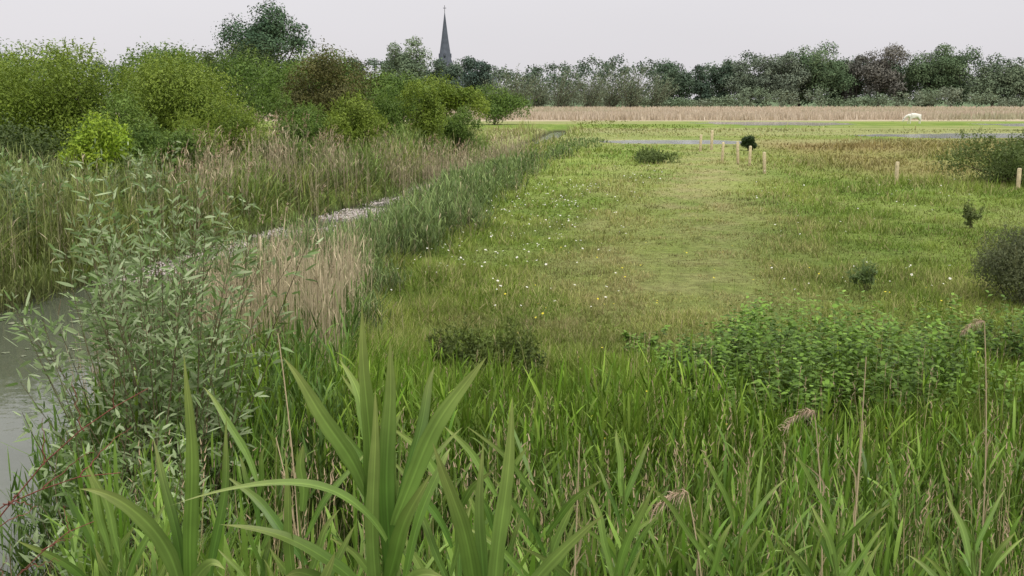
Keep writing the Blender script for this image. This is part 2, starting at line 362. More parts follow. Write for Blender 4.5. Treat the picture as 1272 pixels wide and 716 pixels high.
ribbon(mb,np.stack([x,y,x*0-.1],-1),azel(R.uniform(0,6.28,n),np.radians(R.uniform(70,90,n))),R.uniform(.9,1.6,n),y*.0014,.05,c*.9,c,2,s=nrm(np.stack([np.ones(n),R.normal(0,.6,n),np.zeros(n)],-1)))
mb.build('far_reed_bed',[M_dry])
mb=MB();n=24000;y=1/(R.random(n)*(1/72.-1/185.)+1/185.);x=R.uniform(-.2,.60,n)*y
ok=(pool(x,y)>2.0)&((x>xr(y)+1))&(fbm(x*.07,y*.12,52)>.48);x=x[ok];y=y[ok];n=len(x)
c=grass_col(x,y)*R.uniform(.7,1.25,n)[:,None]
ribbon(mb,np.stack([x,y,gz(x,y)-.02],-1),azel(R.uniform(0,6.28,n),np.radians(R.uniform(50,88,n))),R.uniform(.15,.4,n),y*.0012,.2,c*.7,c,2)
mb.build('marsh_tussock_grass',[M_grass])
# ------------------------------------------------------------ trees and shrubs
def lobes(mb,lc,lrad,nleaf,L,W,cA,cB,lt=None,fuzz=.18,zlow=None,r=None,mat=0,gap=True):
    nl=len(lc);w=lrad**2;w=w/w.sum();li=R.choice(nl,nleaf,p=w)
    dd=rdir(nleaf);dd[:,2]=np.where((dd[:,2]<-.3)&(R.random(nleaf)<.5),-dd[:,2],dd[:,2])
    rad=R.random(nleaf)**.28*(1+R.normal(0,fuzz,nleaf))
    lump=vn(dd[:,0]*2.6+li*3.1,dd[:,1]*2.6+dd[:,2]*2.2,5)
    rad*=.72+.5*lump
    p=lc[li]+dd*(lrad[li]*rad)[:,None]*A(1,1,.85)
    keep=np.ones(nleaf,bool)
    if gap: keep=(vn(p[:,0]/r[0]*3.1,p[:,2]/r[2]*3.3+p[:,1]/r[1]*2,61)>.2)|(R.random(nleaf)<.35)
    if zlow is not None: keep&=p[:,2]>zlow
    p=p[keep];dd=dd[keep];li=li[keep];lump=lump[keep];m=len(p)
    if lt is None: lt=R.random(nl)
    tt=np.clip(.45*lt[li]+.35*lump+.35*R.random(m)-.05,0,1)[:,None]
    cA=cA[li] if cA.ndim==2 else cA;cB=cB[li] if cB.ndim==2 else cB
    nv=nrm(dd+R.normal(0,.5,(m,3))+A(0,0,.3))
    leafq(mb,p,nv,L*R.uniform(.6,1.4,m),W*R.uniform(.6,1.3,m),lerp(cA,cB,tt),mat=mat)
def crown(mb,c,r,nl,nleaf,L,W,cA,cB,lr=(.3,.5),spread=.62,mat=0,zlow=None,fuzz=.18,irr=0.):
    c=A(*c);r=A(*r);d=rdir(nl)
    k=1+irr*(2*R.random(nl)-1)
    lc=c+d*r*(R.random(nl)**.45*spread*k)[:,None]
    lrad=R.uniform(*lr,nl)*(r.mean())
    lobes(mb,lc,lrad,nleaf,L,W,cA,cB,fuzz=fuzz,zlow=zlow,r=r,mat=mat)
    return lc,lrad
def tree(name,x,y,h,w,cA,cB,L=.7,nleaf=4200,nl=16,trunk=.35,cz=.50,ch=.50,fuzz=.10,spread=.76,lr=(.2,.42),irr=.22):
    mb=MB();z=float(gz(x,y))
    lc,lrad=crown(mb,(x,y,z+h*cz),(w*.5,w*.5,h*ch),nl,nleaf,L,L*.8,A(*cA),A(*cB),zlow=z+h*.03,fuzz=fuzz,spread=spread,lr=lr,irr=irr)
    b=A(x,y,z-.2);t=np.linspace(0,1,6)
    P=b+np.stack([t*0+np.sin(t*3)*trunk*.6,np.cos(t*2)*trunk*.3,t*h*.62],-1)
    tube(mb,P[None],(trunk*(1.15-.85*t))[None],A(.09,.08,.065),7,1)
    s=P[2:5][R.integers(0,3,nl)]
    cv=curve(s,lc,np.stack([R.normal(0,.03*w,nl),R.normal(0,.03*w,nl),-.03*h*np.ones(nl)],-1))
    tube(mb,cv,(trunk*.42)*np.linspace(1,.2,6)[None]*np.ones((nl,1)),A(.09,.08,.065),5,1)
    k=nl*5;i=R.integers(0,nl,k);e=lc[i]+rdir(k)*lrad[i][:,None]*1.0
    tube(mb,curve(lc[i],e,R.normal(0,.02*w,(k,3)),4),trunk*.09*np.linspace(1,.3,4)[None]*np.ones((k,1)),A(.1,.09,.07),3,1)
    return mb.build(name,[M_far,M_bark])
tree('oak_tree',-54.6,250,24.8,23,(.045,.085,.05),(.105,.165,.085),L=.5,nleaf=20000,nl=36,trunk=.7,cz=.57,ch=.43,irr=.1)
tree('ash_tree',-33,350,24,16.5,(.12,.17,.10),(.20,.26,.15),L=.6,nleaf=8000,nl=24,trunk=.5,cz=.56,ch=.44)
tree('maple_tree',-10.8,360,18.5,12,(.05,.085,.07),(.10,.14,.10),L=.6,nleaf=6500,nl=18,trunk=.4)
RT=[('lime_tree',82,384,17.5,24,(.10,.135,.095),(.175,.21,.14)),('lime_tree',91,378,20.0,20,(.12,.15,.11),(.19,.225,.155)),
 ('ash_tree',100,388,21.0,20,(.09,.14,.08),(.16,.215,.115)),('lime_tree',106,382,23.8,22,(.09,.145,.075),(.165,.225,.115)),
 ('elm_tree',115,392,18.5,18,(.07,.11,.065),(.13,.18,.10)),('poplar_tree',125,380,25.2,19,(.12,.118,.105),(.20,.19,.155)),
 ('poplar_tree',119,386,21,12,(.12,.12,.105),(.19,.19,.15)),('elm_tree',135,390,17,18,(.08,.12,.07),(.14,.19,.105)),
 ('oak_tree',144,384,21.5,24,(.085,.135,.07),(.155,.21,.105)),('oak_tree',153,388,22.0,24,(.075,.12,.065),(.14,.195,.10)),
 ('willow_tree',163,378,17.5,22,(.11,.155,.095),(.19,.23,.135)),('willow_tree',174,380,15,22,(.10,.145,.09),(.18,.22,.13)),
 ('elm_tree',72,384,17.5,9,(.05,.08,.055),(.095,.135,.085)),('elm_tree',64,378,15.5,8,(.05,.08,.06),(.095,.135,.085)),
 ('elm_tree',-48,340,17,14,(.08,.12,.065),(.14,.19,.105)),('elm_tree',-22,385,17.5,14,(.07,.105,.075),(.12,.165,.11)),
 ('ash_tree',-26,372,15.5,10,(.06,.09,.06),(.11,.15,.095)),('elm_tree',55,388,16,18,(.07,.11,.07),(.13,.18,.11)),('ash_tree',-40,372,19,11,(.07,.11,.07),(.13,.18,.10))]
for a in RT: tree(*a,L=.62,nleaf=int(9500*a[4]/20),nl=int(10+a[4]),trunk=.42)
mb=MB()
def belt(n,x0,x1,y0,y1,topf,rr,nleaf,L,pal):
    x=R.uniform(x0,x1,n);y=R.uniform(y0,y1,n);tp=topf(x)
    z=.8+R.random(n)**.75*np.maximum(tp-2,1)
    rad=R.uniform(*rr,n)
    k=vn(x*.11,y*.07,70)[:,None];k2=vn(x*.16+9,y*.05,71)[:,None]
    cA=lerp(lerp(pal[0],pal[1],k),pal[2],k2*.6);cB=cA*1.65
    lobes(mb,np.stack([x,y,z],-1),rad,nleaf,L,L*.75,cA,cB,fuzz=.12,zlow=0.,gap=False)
topA=lambda x: 10.5+7.0*fbm(x*.045,x*0,72,3)+4.0*(vn(x*.13,x*0,73)-.2)+3.5*sst(60,90,x)+2.5*sst(-5,-40,x)
belt(2300,-330,330,388,428,topA,(1.3,3.4),130000,.8,(A(.06,.095,.06),A(.10,.14,.08),A(.095,.11,.085)))  # greyer, bluer palette paints haze into the tree belt
topB=lambda x: 2.5+7.5*fbm(x*.06,x*0,75,3)**1.3
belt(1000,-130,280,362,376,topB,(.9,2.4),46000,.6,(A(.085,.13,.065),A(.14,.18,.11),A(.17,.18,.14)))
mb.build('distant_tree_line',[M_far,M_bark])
for (x,y,h) in [(-5,345,10),(1.5,342,13),(8,350,9),(15,345,13),(24,344,12),(31,349,15),(37,346,14),(45,350,11)]:
    mb=MB();K=55;b=np.tile(A(x,y,0),(K,1))+R.normal(0,.9,(K,3))*A(1,1,0)
    d=nrm(np.stack([R.normal(.32,.38,K),R.normal(0,.3,K),np.ones(K)],-1));e=b+d*(h*R.uniform(.45,1.1,K))[:,None]
    cv=curve(b,e,np.stack([-.10*h*np.ones(K),R.normal(0,.5,K),R.normal(0,.3,K)],-1),6)
    tube(mb,cv,.10*np.linspace(1,.2,6)[None]*np.ones((K,1)),A(.16,.15,.11),3,1)
    nl_=2300;i=R.integers(0,K,nl_);f=R.uniform(.15,1,nl_)*5;a=np.floor(f).astype(int).clip(0,4)
    p=cv[i,a]+(cv[i,a+1]-cv[i,a])*(f-a)[:,None]+R.normal(0,.45,(nl_,3))
    leafq(mb,p,R.normal(size=(nl_,3)),.6,.25,lerp(A(.13,.17,.10),A(.22,.26,.16),R.random(nl_)[:,None]),tan=np.tile(A(.5,0,1),(nl_,1)))
    mb.build('willow_tree',[M_far,M_bark])
def shrub(name,x,y,r,h,cA,cB,L,nleaf,nl=14,W=None,shoots=0,sl=.8,ry=None,fuzz=.11,stick=.03,zc=.5):
    mb=MB();z=float(max(gz(x,y),WZ));W=W or L*.55;ry=ry or r
    lc,lrad=crown(mb,(x,y,z+h*zc),(r,ry,h*.5),nl,nleaf,L,W,A(*cA),A(*cB),lr=(.26,.46),spread=.74,zlow=z-.05,fuzz=fuzz,irr=.12)
    b=A(x,y,z-.1)+R.normal(0,.12*r,(nl,3))*A(1,1,0)
    tube(mb,curve(b,lc,R.normal(0,.08*r,(nl,3))),stick*np.linspace(1,.3,6)[None]*np.ones((nl,1)),A(.08,.065,.045),5,1)
    if shoots:
        i=R.integers(0,nl,shoots);d=rdir(shoots);d[:,2]=np.abs(d[:,2])*.9+.2;d=nrm(d)
        p=lc[i]+d*lrad[i][:,None]*.65;u=nrm(d*.5+np.stack([R.normal(.08,.18,shoots),R.normal(0,.18,shoots),np.ones(shoots)*.9],-1))
        Ls=sl*R.uniform(.4,1.1,shoots)
        ribbon(mb,p,u,Ls,stick*.5,0,A(.12,.1,.05),A(.16,.16,.06),2,mat=1,prof='stem')
        k=18;f=R.uniform(.0,1,(shoots,k))**1.2;q=(p[:,None]+u[:,None]*(Ls[:,None]*f)[...,None]).reshape(-1,3)
        dd=nrm(np.repeat(u,k,0)*.9+rdir(shoots*k)*.8)
        c=lerp(A(*cA),A(*cB)*1.15,np.clip(R.random(shoots*k)*.6+.4,0,1)[:,None])
        ribbon(mb,q,dd,L*1.15*R.uniform(.6,1.2,shoots*k),W*.6,.1,c*.9,c,2,prof='leaf')
    return mb.build(name,[M_leaf,M_bark])
YG=((.07,.115,.022),(.24,.30,.072))
MG=((.055,.10,.026),(.18,.25,.07))
DK=((.035,.058,.02),(.105,.135,.045))
BR=((.15,.24,.035),(.36,.45,.09))
shrub('willow_bush',-18.0,44,4.4,5.7,*YG,.13,34000,34,W=.065,shoots=420,sl=.5)
shrub('willow_bush',-14.7,50,4.2,5.7,*YG,.14,32000,32,W=.065,shoots=380,sl=.5)
shrub('willow_bush',-23.5,46,4.8,5.9,*YG,.14,22000,28,W=.07,shoots=220,sl=.5)
shrub('hawthorn_bush',-10.0,60,3.0,6.3,(.045,.052,.018),(.14,.13,.05),.14,20000,28,fuzz=.16)
shrub('elder_bush',-11.6,30.5,1.1,3.3,*BR,.12,4800,18,W=.055,shoots=60,sl=.35)
shrub('willow_bush',-13.2,38,2.2,3.7,*MG,.12,14000,22,W=.05,shoots=240,sl=.4)
shrub('willow_bush',-11.3,42,2.2,3.5,*YG,.12,14000,22,W=.045,shoots=240,sl=.4)
shrub('willow_bush',-9.2,46,2.1,3.7,*MG,.12,13000,22,W=.05,shoots=220,sl=.4)
shrub('willow_bush',-7.2,51,2.0,3.4,*YG,.12,11000,20,W=.05,shoots=200,sl=.4)
shrub('willow_bush',-10.8,36.0,1.4,2.6,*MG,.11,7000,16,W=.045,shoots=110,sl=.4)
shrub('willow_bush',-8.6,41.5,1.2,2.3,*MG,.11,5500,14,W=.045,shoots=90,sl=.4)
shrub('bramble_bush',-16,33.5,2.8,3.2,*DK,.11,13000,22)
shrub('bramble_bush',-13.6,30,1.3,2.1,*MG,.10,5000,14,shoots=40,sl=.4)
shrub('alder_bush',-5.0,62,1.4,4.9,*YG,.13,6500,18,W=.07,shoots=110,sl=.5)
shrub('willow_bush',-7.0,66,2.1,4.4,*MG,.14,8500,18,W=.06,shoots=120,sl=.5)
shrub('willow_bush',-3.4,68,1.8,3.3,*MG,.14,6500,16,W=.06,shoots=100,sl=.5)
shrub('hawthorn_bush',-20,68,5.5,7.0,*MG,.2,17000,26,shoots=140,sl=.6)
shrub('hawthorn_bush',-14.5,78,5,6.6,*MG,.2,14000,24,shoots=100,sl=.6)
shrub('hawthorn_bush',-12,105,6,6.8,*MG,.28,12000,22)
shrub('hawthorn_bush',-20,120,7,8.5,*MG,.32,11000,22)
shrub('willow_bush',-7.0,125,5,6.0,*YG,.28,9000,20)
shrub('willow_bush',-2.5,150,5.5,5.2,*MG,.3,8000,18)
shrub('hawthorn_bush',-30,125,9,9,*DK,.33,11000,22)
shrub('willow_bush',-42,90,9,8.0,*MG,.28,14000,22)
shrub('bramble_bush',20.8,46,3.4,1.75,(.05,.075,.028),(.15,.19,.065),.11,12000,26,shoots=140,sl=.4)
shrub('bramble_bush',26,47,3.6,1.7,*DK,.12,8000,18)
shrub('gorse_bush',8.75,18.2,1.35,1.25,(.06,.075,.04),(.16,.175,.09),.055,15000,28,W=.018,shoots=300,sl=.28,stick=.015)
shrub('thistle_plant',6.55,20.0,.30,.50,(.06,.09,.03),(.14,.19,.08),.09,420,8,W=.03,shoots=16,sl=.25,stick=.01)
shrub('dock_plant',12.6,30,.34,.62,(.07,.09,.03),(.15,.18,.07),.10,420,7,W=.04,shoots=12,sl=.25,stick=.01)
shrub('gorse_bush',16.1,75,.75,1.2,(.025,.045,.018),(.06,.09,.035),.12,3600,14)
shrub('bramble_bush',8.0,61,2.1,.45,(.06,.09,.03),(.15,.19,.07),.11,2600,16,shoots=80,sl=.3)
shrub('bramble_bush',-.35,13.4,1.05,.55,(.045,.065,.022),(.13,.165,.05),.06,6000,22,ry=.6,shoots=160,sl=.3,stick=.012)  # low bramble, its dark leaf colour stands in for a shadow
# ------------------------------------------------------------ nettles
mb=MB();n=2300
y=R.uniform(10.6,15.8,n);x=R.uniform(1.6,9.5,n);g=fbm(x*.7,y*.8,91);ok=(g>.34+.30*R.random(n)*1.0);x=x[ok];y=y[ok];g=g[ok];n=len(x)
h=np.interp(y,[10.6,13,15.8],[.7,.8,.4])*R.uniform(.35,1.25,n)*sst(1.2,3.4,x)*lerp(.5,1.2,sst(.4,.65,g))+.12
b=np.stack([x,y,gz(x,y)],-1);ds=nrm(np.stack([R.normal(0,.16,n),R.normal(0,.16,n),np.ones(n)],-1))
ribbon(mb,b,ds,h,.012,0,A(.09,.13,.03),A(.13,.18,.05),2,prof='stem')
tn=R.uniform(.65,1.4,n)[:,None]
for k in range(18):
    f=.25+.75*k/18;a=(k%2)*1.57+(k//2%2)*3.14+R.uniform(-.6,.6,n)
    c=lerp(A(.065,.13,.025),A(.19,.29,.07),np.clip(R.random(n)*.6+.4*f,0,1)[:,None])*tn*lerp(.45,1.1,f)  # lower nettle leaves darkened, shade put into the colour
    e=np.radians(R.uniform(-15,40,n));ribbon(mb,b+ds*(h*f)[:,None],azel(a,e),.11*R.uniform(.6,1.1,n)*(1.15-.4*f),.045,.25,c*.9,c,3,prof='leaf',s=np.stack([-np.sin(a),np.cos(a),R.normal(0,.3,n)],-1))
mb.build('nettle_patch',[M_leaf])
# ------------------------------------------------------------ foreground willow
def willow(name,root,n,Lr,spread,kl=60,Lf=.12,Wf=.024,up=1.0,bias=(0,0)):
    mb=MB();b=np.tile(A(root[0],root[1],float(gz(root[0],root[1]))-.05),(n,1))+R.normal(0,.18,(n,3))*A(1,1,0)
    d=nrm(np.stack([R.normal(bias[0],spread,n),R.normal(bias[1],spread,n),np.full(n,up)],-1));L=R.uniform(*Lr,n)
    e=b+d*L[:,None];cv=curve(b,e,np.stack([R.normal(0,.15,n),R.normal(0,.15,n),R.uniform(0,.25,n)],-1),8)
    tube(mb,cv,.009*np.linspace(1,.25,8)[None]*np.ones((n,1)),A(.13,.11,.06),4,1)
    m=n*kl;i=np.repeat(np.arange(n),kl);f=R.uniform(.18,1,m)**.9*7;a=np.floor(f).astype(int).clip(0,6)
    T=nrm(cv[i,a+1]-cv[i,a]);p=cv[i,a]+(cv[i,a+1]-cv[i,a])*(f-a)[:,None]
    off=rdir(m);off=nrm(off-T*np.sum(off*T,-1,keepdims=True));tw=np.abs(R.normal(0,.06,m))
    p=p+off*tw[:,None]+T*tw[:,None]*.6
    dd=nrm(T*R.uniform(.3,1,m)[:,None]+off*.8+R.normal(0,.2,(m,3)))
    t=R.random(m);c=lerp(A(.12,.185,.06),A(.37,.43,.26),(t**1.6)[:,None])*lerp(.55,1.1,f/7)[:,None]  # leaf colour darkens down the stem as painted shade
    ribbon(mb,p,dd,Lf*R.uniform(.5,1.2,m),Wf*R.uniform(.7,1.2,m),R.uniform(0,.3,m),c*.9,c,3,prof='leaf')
    return mb.build(name,[M_leaf,M_bark])
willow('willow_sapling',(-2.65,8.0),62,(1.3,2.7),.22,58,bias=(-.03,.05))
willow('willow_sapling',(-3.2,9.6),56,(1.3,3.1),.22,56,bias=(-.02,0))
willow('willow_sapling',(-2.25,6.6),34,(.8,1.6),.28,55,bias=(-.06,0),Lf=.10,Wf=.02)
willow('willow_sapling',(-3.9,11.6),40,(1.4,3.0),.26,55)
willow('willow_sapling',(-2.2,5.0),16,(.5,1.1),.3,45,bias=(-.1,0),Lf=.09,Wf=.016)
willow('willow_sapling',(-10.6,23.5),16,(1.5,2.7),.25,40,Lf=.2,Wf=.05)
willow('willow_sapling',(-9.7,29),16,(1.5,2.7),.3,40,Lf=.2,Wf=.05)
# ------------------------------------------------------------ foreground reed shoots
mb=MB()
def bigleaf(pts,W,col,fold=.25,nrmv=None):
    P=np.array(pts,float);k=len(P);tt=np.linspace(0,1,24)
    s=np.linspace(0,1,k);deg=min(2,k-1)
    Q=np.stack([np.polyval(np.polyfit(s,P[:,j],deg),tt) for j in range(3)],-1)
    Q+= (np.sin(tt*9+R.random()*6)*.003)[:,None]*A(1,.5,0)
    T=nrm(np.gradient(Q,axis=0));nv=nrm(A(R.normal(0,.35),-1,.35+R.normal(0,.2)) if nrmv is None else A(*nrmv))
    S=nrm(np.cross(T,nv));Nn=np.cross(S,T);tw=R.normal(0,.45)*(tt-.3)
    S2=S*np.cos(tw)[:,None]+Nn*np.sin(tw)[:,None];N2=-S*np.sin(tw)[:,None]+Nn*np.cos(tw)[:,None]
    w=np.interp(tt,[0,.12,.35,.6,.8,.93,1],[.45,.75,1,.9,.58,.22,0])*W*.5
    w=w*(1+.05*np.sin(tt*31+R.random()*6))
    c=A(*col)*R.uniform(.85,1.15);tipc=lerp(c,A(.32,.31,.13),.6)
    C0=lerp(c*.85,tipc,(tt**3)[:,None])*(1+.12*(vn(tt*9,tt*0+R.random()*9,3)-.5))[:,None]
    K=13;u=np.linspace(-1,1,K);st=1+R.uniform(-.14,.14,K);st[K//2]=1.45;st[0]=st[-1]=.85
    V=np.stack([Q+S2*(w*a)[:,None]+N2*(w*fold*abs(a)**1.3)[:,None] for a in u],1)
    C=np.stack([C0*b for b in st],1)
    id_=np.arange(24*K).reshape(24,K)
    q=np.stack([id_[:-1,:-1],id_[:-1,1:],id_[1:,1:],id_[1:,:-1]],-1).reshape(-1,4)
    mb.add(V,C,q,None,0)
def stem(pts,r,col=(.14,.2,.06),m=0):
    P=np.array(pts,float);tt=np.linspace(0,1,12);s=np.linspace(0,1,len(P));deg=min(2,len(P)-1)
    Q=np.stack([np.polyval(np.polyfit(s,P[:,j],deg),tt) for j in range(3)],-1)
    tube(mb,Q[None],(r*np.linspace(1,.5,12))[None],A(*col),8,m);return Q
G1=(.125,.21,.052);G2=(.18,.275,.078);G3=(.095,.172,.043)
stem([(-.27,2.12,1.35),(-.265,2.11,2.2),(-.255,2.1,2.80)],.007)
stem([(-.30,2.2,1.35),(-.295,2.2,2.2),(-.287,2.18,2.86)],.006)
stem([(-.22,2.0,1.35),(-.225,2.05,2.2),(-.235,2.1,2.85)],.006)
bigleaf([(-.287,2.16,2.50),(-.290,2.13,2.82),(-.292,2.10,3.11)],.036,G1)
bigleaf([(-.25,2.10,2.48),(-.245,2.08,2.78),(-.232,2.05,3.05)],.038,G3)
bigleaf([(-.235,2.08,2.66),(-.155,2.03,2.86),(-.048,1.98,3.03)],.036,G2)
bigleaf([(-.295,2.14,2.70),(-.355,2.08,2.86),(-.436,2.02,3.02)],.034,G2)
bigleaf([(-.25,2.05,2.64),(-.37,1.95,2.79),(-.62,1.9,2.77)],.024,G2,nrmv=(0,-.6,1))
bigleaf([(-.29,2.2,2.72),(-.315,2.22,2.86),(-.36,2.25,2.96)],.022,G2)
bigleaf([(-.28,2.05,2.50),(-.38,2.0,2.64),(-.55,1.96,2.71)],.028,G1,nrmv=(.1,-.7,1))
bigleaf([(-.26,2.1,2.5),(-.22,2.05,2.65),(-.155,2.0,2.80)],.032,G1)
bigleaf([(-.28,2.05,2.42),(-.37,2.0,2.58),(-.44,1.95,2.60)],.034,G3)
bigleaf([(-.24,2.0,2.45),(-.19,1.95,2.60),(-.12,1.9,2.62)],.032,G2)
bigleaf([(-.25,2.2,2.6),(-.20,2.3,2.80),(-.17,2.35,2.92)],.026,G3)
bigleaf([(-.27,2.1,2.35),(-.275,2.08,2.65),(-.265,2.06,2.95)],.032,G2)
bigleaf([(-.26,2.25,2.45),(-.31,2.3,2.72),(-.33,2.3,2.93)],.020,G3)
bigleaf([(-.24,2.2,2.45),(-.18,2.25,2.66),(-.13,2.3,2.75)],.022,G1)
stem([(-.68,2.15,1.35),(-.67,2.12,2.0),(-.655,2.1,2.66)],.006)
bigleaf([(-.66,2.1,2.40),(-.638,2.08,2.72),(-.628,2.06,3.02)],.030,G1)
bigleaf([(-.665,2.1,2.42),(-.705,2.04,2.67),(-.83,2.0,2.765)],.034,G2)
bigleaf([(-.67,2.1,2.42),(-.69,2.12,2.66),(-.735,2.15,2.82)],.022,G3)
bigleaf([(-.655,2.1,2.45),(-.60,2.0,2.60),(-.54,1.96,2.62)],.026,G2)
bigleaf([(-.66,2.2,2.42),(-.61,2.2,2.66),(-.59,2.2,2.85)],.02,G3)
stem([(-.41,2.0,1.35),(-.41,2.0,2.0),(-.412,2.0,2.6)],.005)
bigleaf([(-.412,2.02,2.38),(-.424,2.0,2.62),(-.432,2.0,2.84)],.028,G1)
bigleaf([(-.41,2.0,2.40),(-.37,1.98,2.55),(-.335,1.95,2.66)],.028,G2)
bigleaf([(-.41,2.0,2.4),(-.47,1.95,2.52),(-.56,1.9,2.54)],.026,G2)
stem([(-.05,2.05,1.35),(-.05,2.05,2.0),(-.045,2.05,2.62)],.006)
bigleaf([(-.05,2.05,2.38),(-.09,2.0,2.66),(-.148,1.98,2.865)],.036,G1)
bigleaf([(-.045,2.05,2.38),(-.02,2.03,2.68),(.004,2.0,2.95)],.032,G2)
bigleaf([(-.04,2.05,2.40),(.06,2.0,2.60),(.178,1.95,2.735)],.028,G2)
bigleaf([(-.05,2.05,2.4),(-.062,2.08,2.62),(-.06,2.1,2.83)],.024,G3)
bigleaf([(-.05,2.05,2.40),(.0,1.98,2.54),(.07,1.95,2.58)],.028,G3)
for (x0,y0,zt) in [(-.9,2.4,2.5),(-.5,2.5,2.6),(.25,2.6,2.4),(.55,2.9,2.28),(.95,3.0,2.2),(1.3,2.9,2.25),(-.15,2.6,2.6),(-1.05,2.7,2.4),(.1,3.0,2.4),(1.6,3.6,2.05),(.75,3.5,2.15),(-.35,2.9,2.6),(-.05,3.4,2.3),(-.75,3.1,2.45),(.4,3.8,2.15),(1.15,3.7,2.05)]:
    stem([(x0,y0,float(gz(x0,y0))),(x0+.01,y0,1.9),(x0+R.normal(0,.03),y0,zt)],.005)
    for k in range(8):
        a=k*3.14+R.normal(0,.6);l=R.uniform(.18,.36);zb=zt-.55+k*.068;e=R.uniform(.8,1.4)
        bigleaf([(x0,y0,zb),(x0+math.cos(a)*l*.5*math.cos(e),y0+math.sin(a)*l*.5*math.cos(e),zb+l*.55*math.sin(e)),(x0+math.cos(a)*l*1.1*math.cos(e),y0+math.sin(a)*l*math.cos(e),zb+l*.95*math.sin(e))],R.uniform(.016,.025),[G1,G2,G3][k%3])
mb.build('foreground_reed_plant',[M_big],True)
def stalk(x,y,zt,top=(0,0),pl=True,r=.004):
    global mb
    mb=MB();z0=float(gz(x,y))
    Q=stem([(x,y,z0),(x+.02,y,(z0+zt)/2),(x+top[0],y,zt)],r,(.50,.40,.24),1)
    if pl:
        K=90;f=R.random(K);sgn=-1 if top[1]<0 else 1
        b=Q[-1]+np.stack([sgn*.11*f,R.normal(0,.010,K),.03*f-.10*f**2],-1)
        ribbon(mb,b,nrm(np.stack([sgn*np.ones(K)*.5,R.normal(0,.5,K),R.normal(-.4,.5,K)],-1)),R.uniform(.015,.045,K),.0035,.5,A(.38,.28,.18),A(.50,.39,.28),2,mat=1)
    for k in range(2):
        i=R.integers(4,9);bigleaf([Q[i],Q[i]+A(R.normal(0,.02),0,.09),Q[i]+A(R.normal(0,.04),0,.16)],.008,(.42,.34,.2))
    mb.build('dry_reed_stalk',[M_dry,M_dry])
stalk(1.18,4.0,2.34,(-.04,-1))
stalk(1.36,4.2,2.50,(.03,1),pl=False)
stalk(.17,3.2,2.50,(.035,1),pl=False)
stalk(.62,3.4,2.24,(-.05,-1))
stalk(2.42,5.4,2.40,(-.05,-1),r=.005)
stalk(-.82,3.9,2.66,(-.03,1),pl=False)
stalk(-.62,3.0,2.55,(-.05,1),pl=False,r=.003)
stalk(1.62,5.0,2.0,(.04,1),pl=False)
mb=MB()
def twig(a,b,bow,r=.0035):
    cv=curve(A(*a)[None],A(*b)[None],A(*bow)[None],12);cv[0]+=R.normal(0,.003,(12,3));tube(mb,cv,r*np.linspace(1,.3,12)[None],A(.22,.08,.06),5,0);return cv[0]
g=lambda x,y:(x,y,float(gz(x,y)))
c1=twig(g(-1.75,2.6),(-.92,2.7,2.78),(-.1,0,.35))
c2=twig(g(-1.8,2.6),(-.93,2.5,2.62),(-.15,0,.5))
for c in (c1,c2):
    for i in range(5,11): twig(c[i],c[i]+A(R.uniform(-.02,.14),R.normal(0,.05),R.uniform(.02,.14)),(0,0,.01),.0018)
c3=twig(g(-1.5,2.4),(-1.0,2.5,2.50),(-.1,0,.3),.003)
for i in range(5,11): twig(c3[i],c3[i]+A(R.uniform(-.05,.12),0,R.uniform(.03,.12)),(0,0,.01),.0015)
mb.build('red_twig_shrub',[M_bark])
# ------------------------------------------------------------ floating plants
mb=MB();n=260;y=R.uniform(16.5,26,n);x=R.uniform(-9.9,-5.2,n);ok=fbm(x*.8,y*.8,66)>.5;x=x[ok];y=y[ok];n=len(x)
th=np.arange(9)*2*math.pi/10+.3;rr=R.uniform(.04,.10,n)
ring=np.stack([x[:,None]+rr[:,None]*np.cos(th),y[:,None]+rr[:,None]*np.sin(th)*.9,np.full((n,9),WZ+.012)+R.random((n,9))*.01],-1)
V=np.concatenate([np.stack([x,y,np.full(n,WZ+.012)],-1)[:,None],ring],1);b=(np.arange(n)*10)[:,None,None];k=np.arange(8)
mb.add(V,np.repeat(lerp(A(.14,.17,.10),A(.28,.29,.2),R.random(n)[:,None]),10,0),None,(b+np.stack([k*0,k+1,k+2],-1)[None]).reshape(-1,3))
mb.build('lily_pads',[M_leaf])
mb=MB();n=24000;y=1/(R.random(n)*(1/24-1/62)+1/62);f=R.random(n);x=lerp(xl(y),xr(y),f);ok=(fbm(x*.9,y*.6,67)>.44);x=x[ok];y=y[ok];n=len(x)
nv=nrm(np.stack([R.normal(0,.5,n),R.normal(-.3,.5,n),np.ones(n)],-1))
leafq(mb,np.stack([x,y,WZ+.02+R.random(n)*.05],-1),nv,.07,.055,lerp(A(.30,.26,.22),A(.58,.51,.48),R.random(n)[:,None]))
mb.build('water_crowfoot_flowers',[M_white])
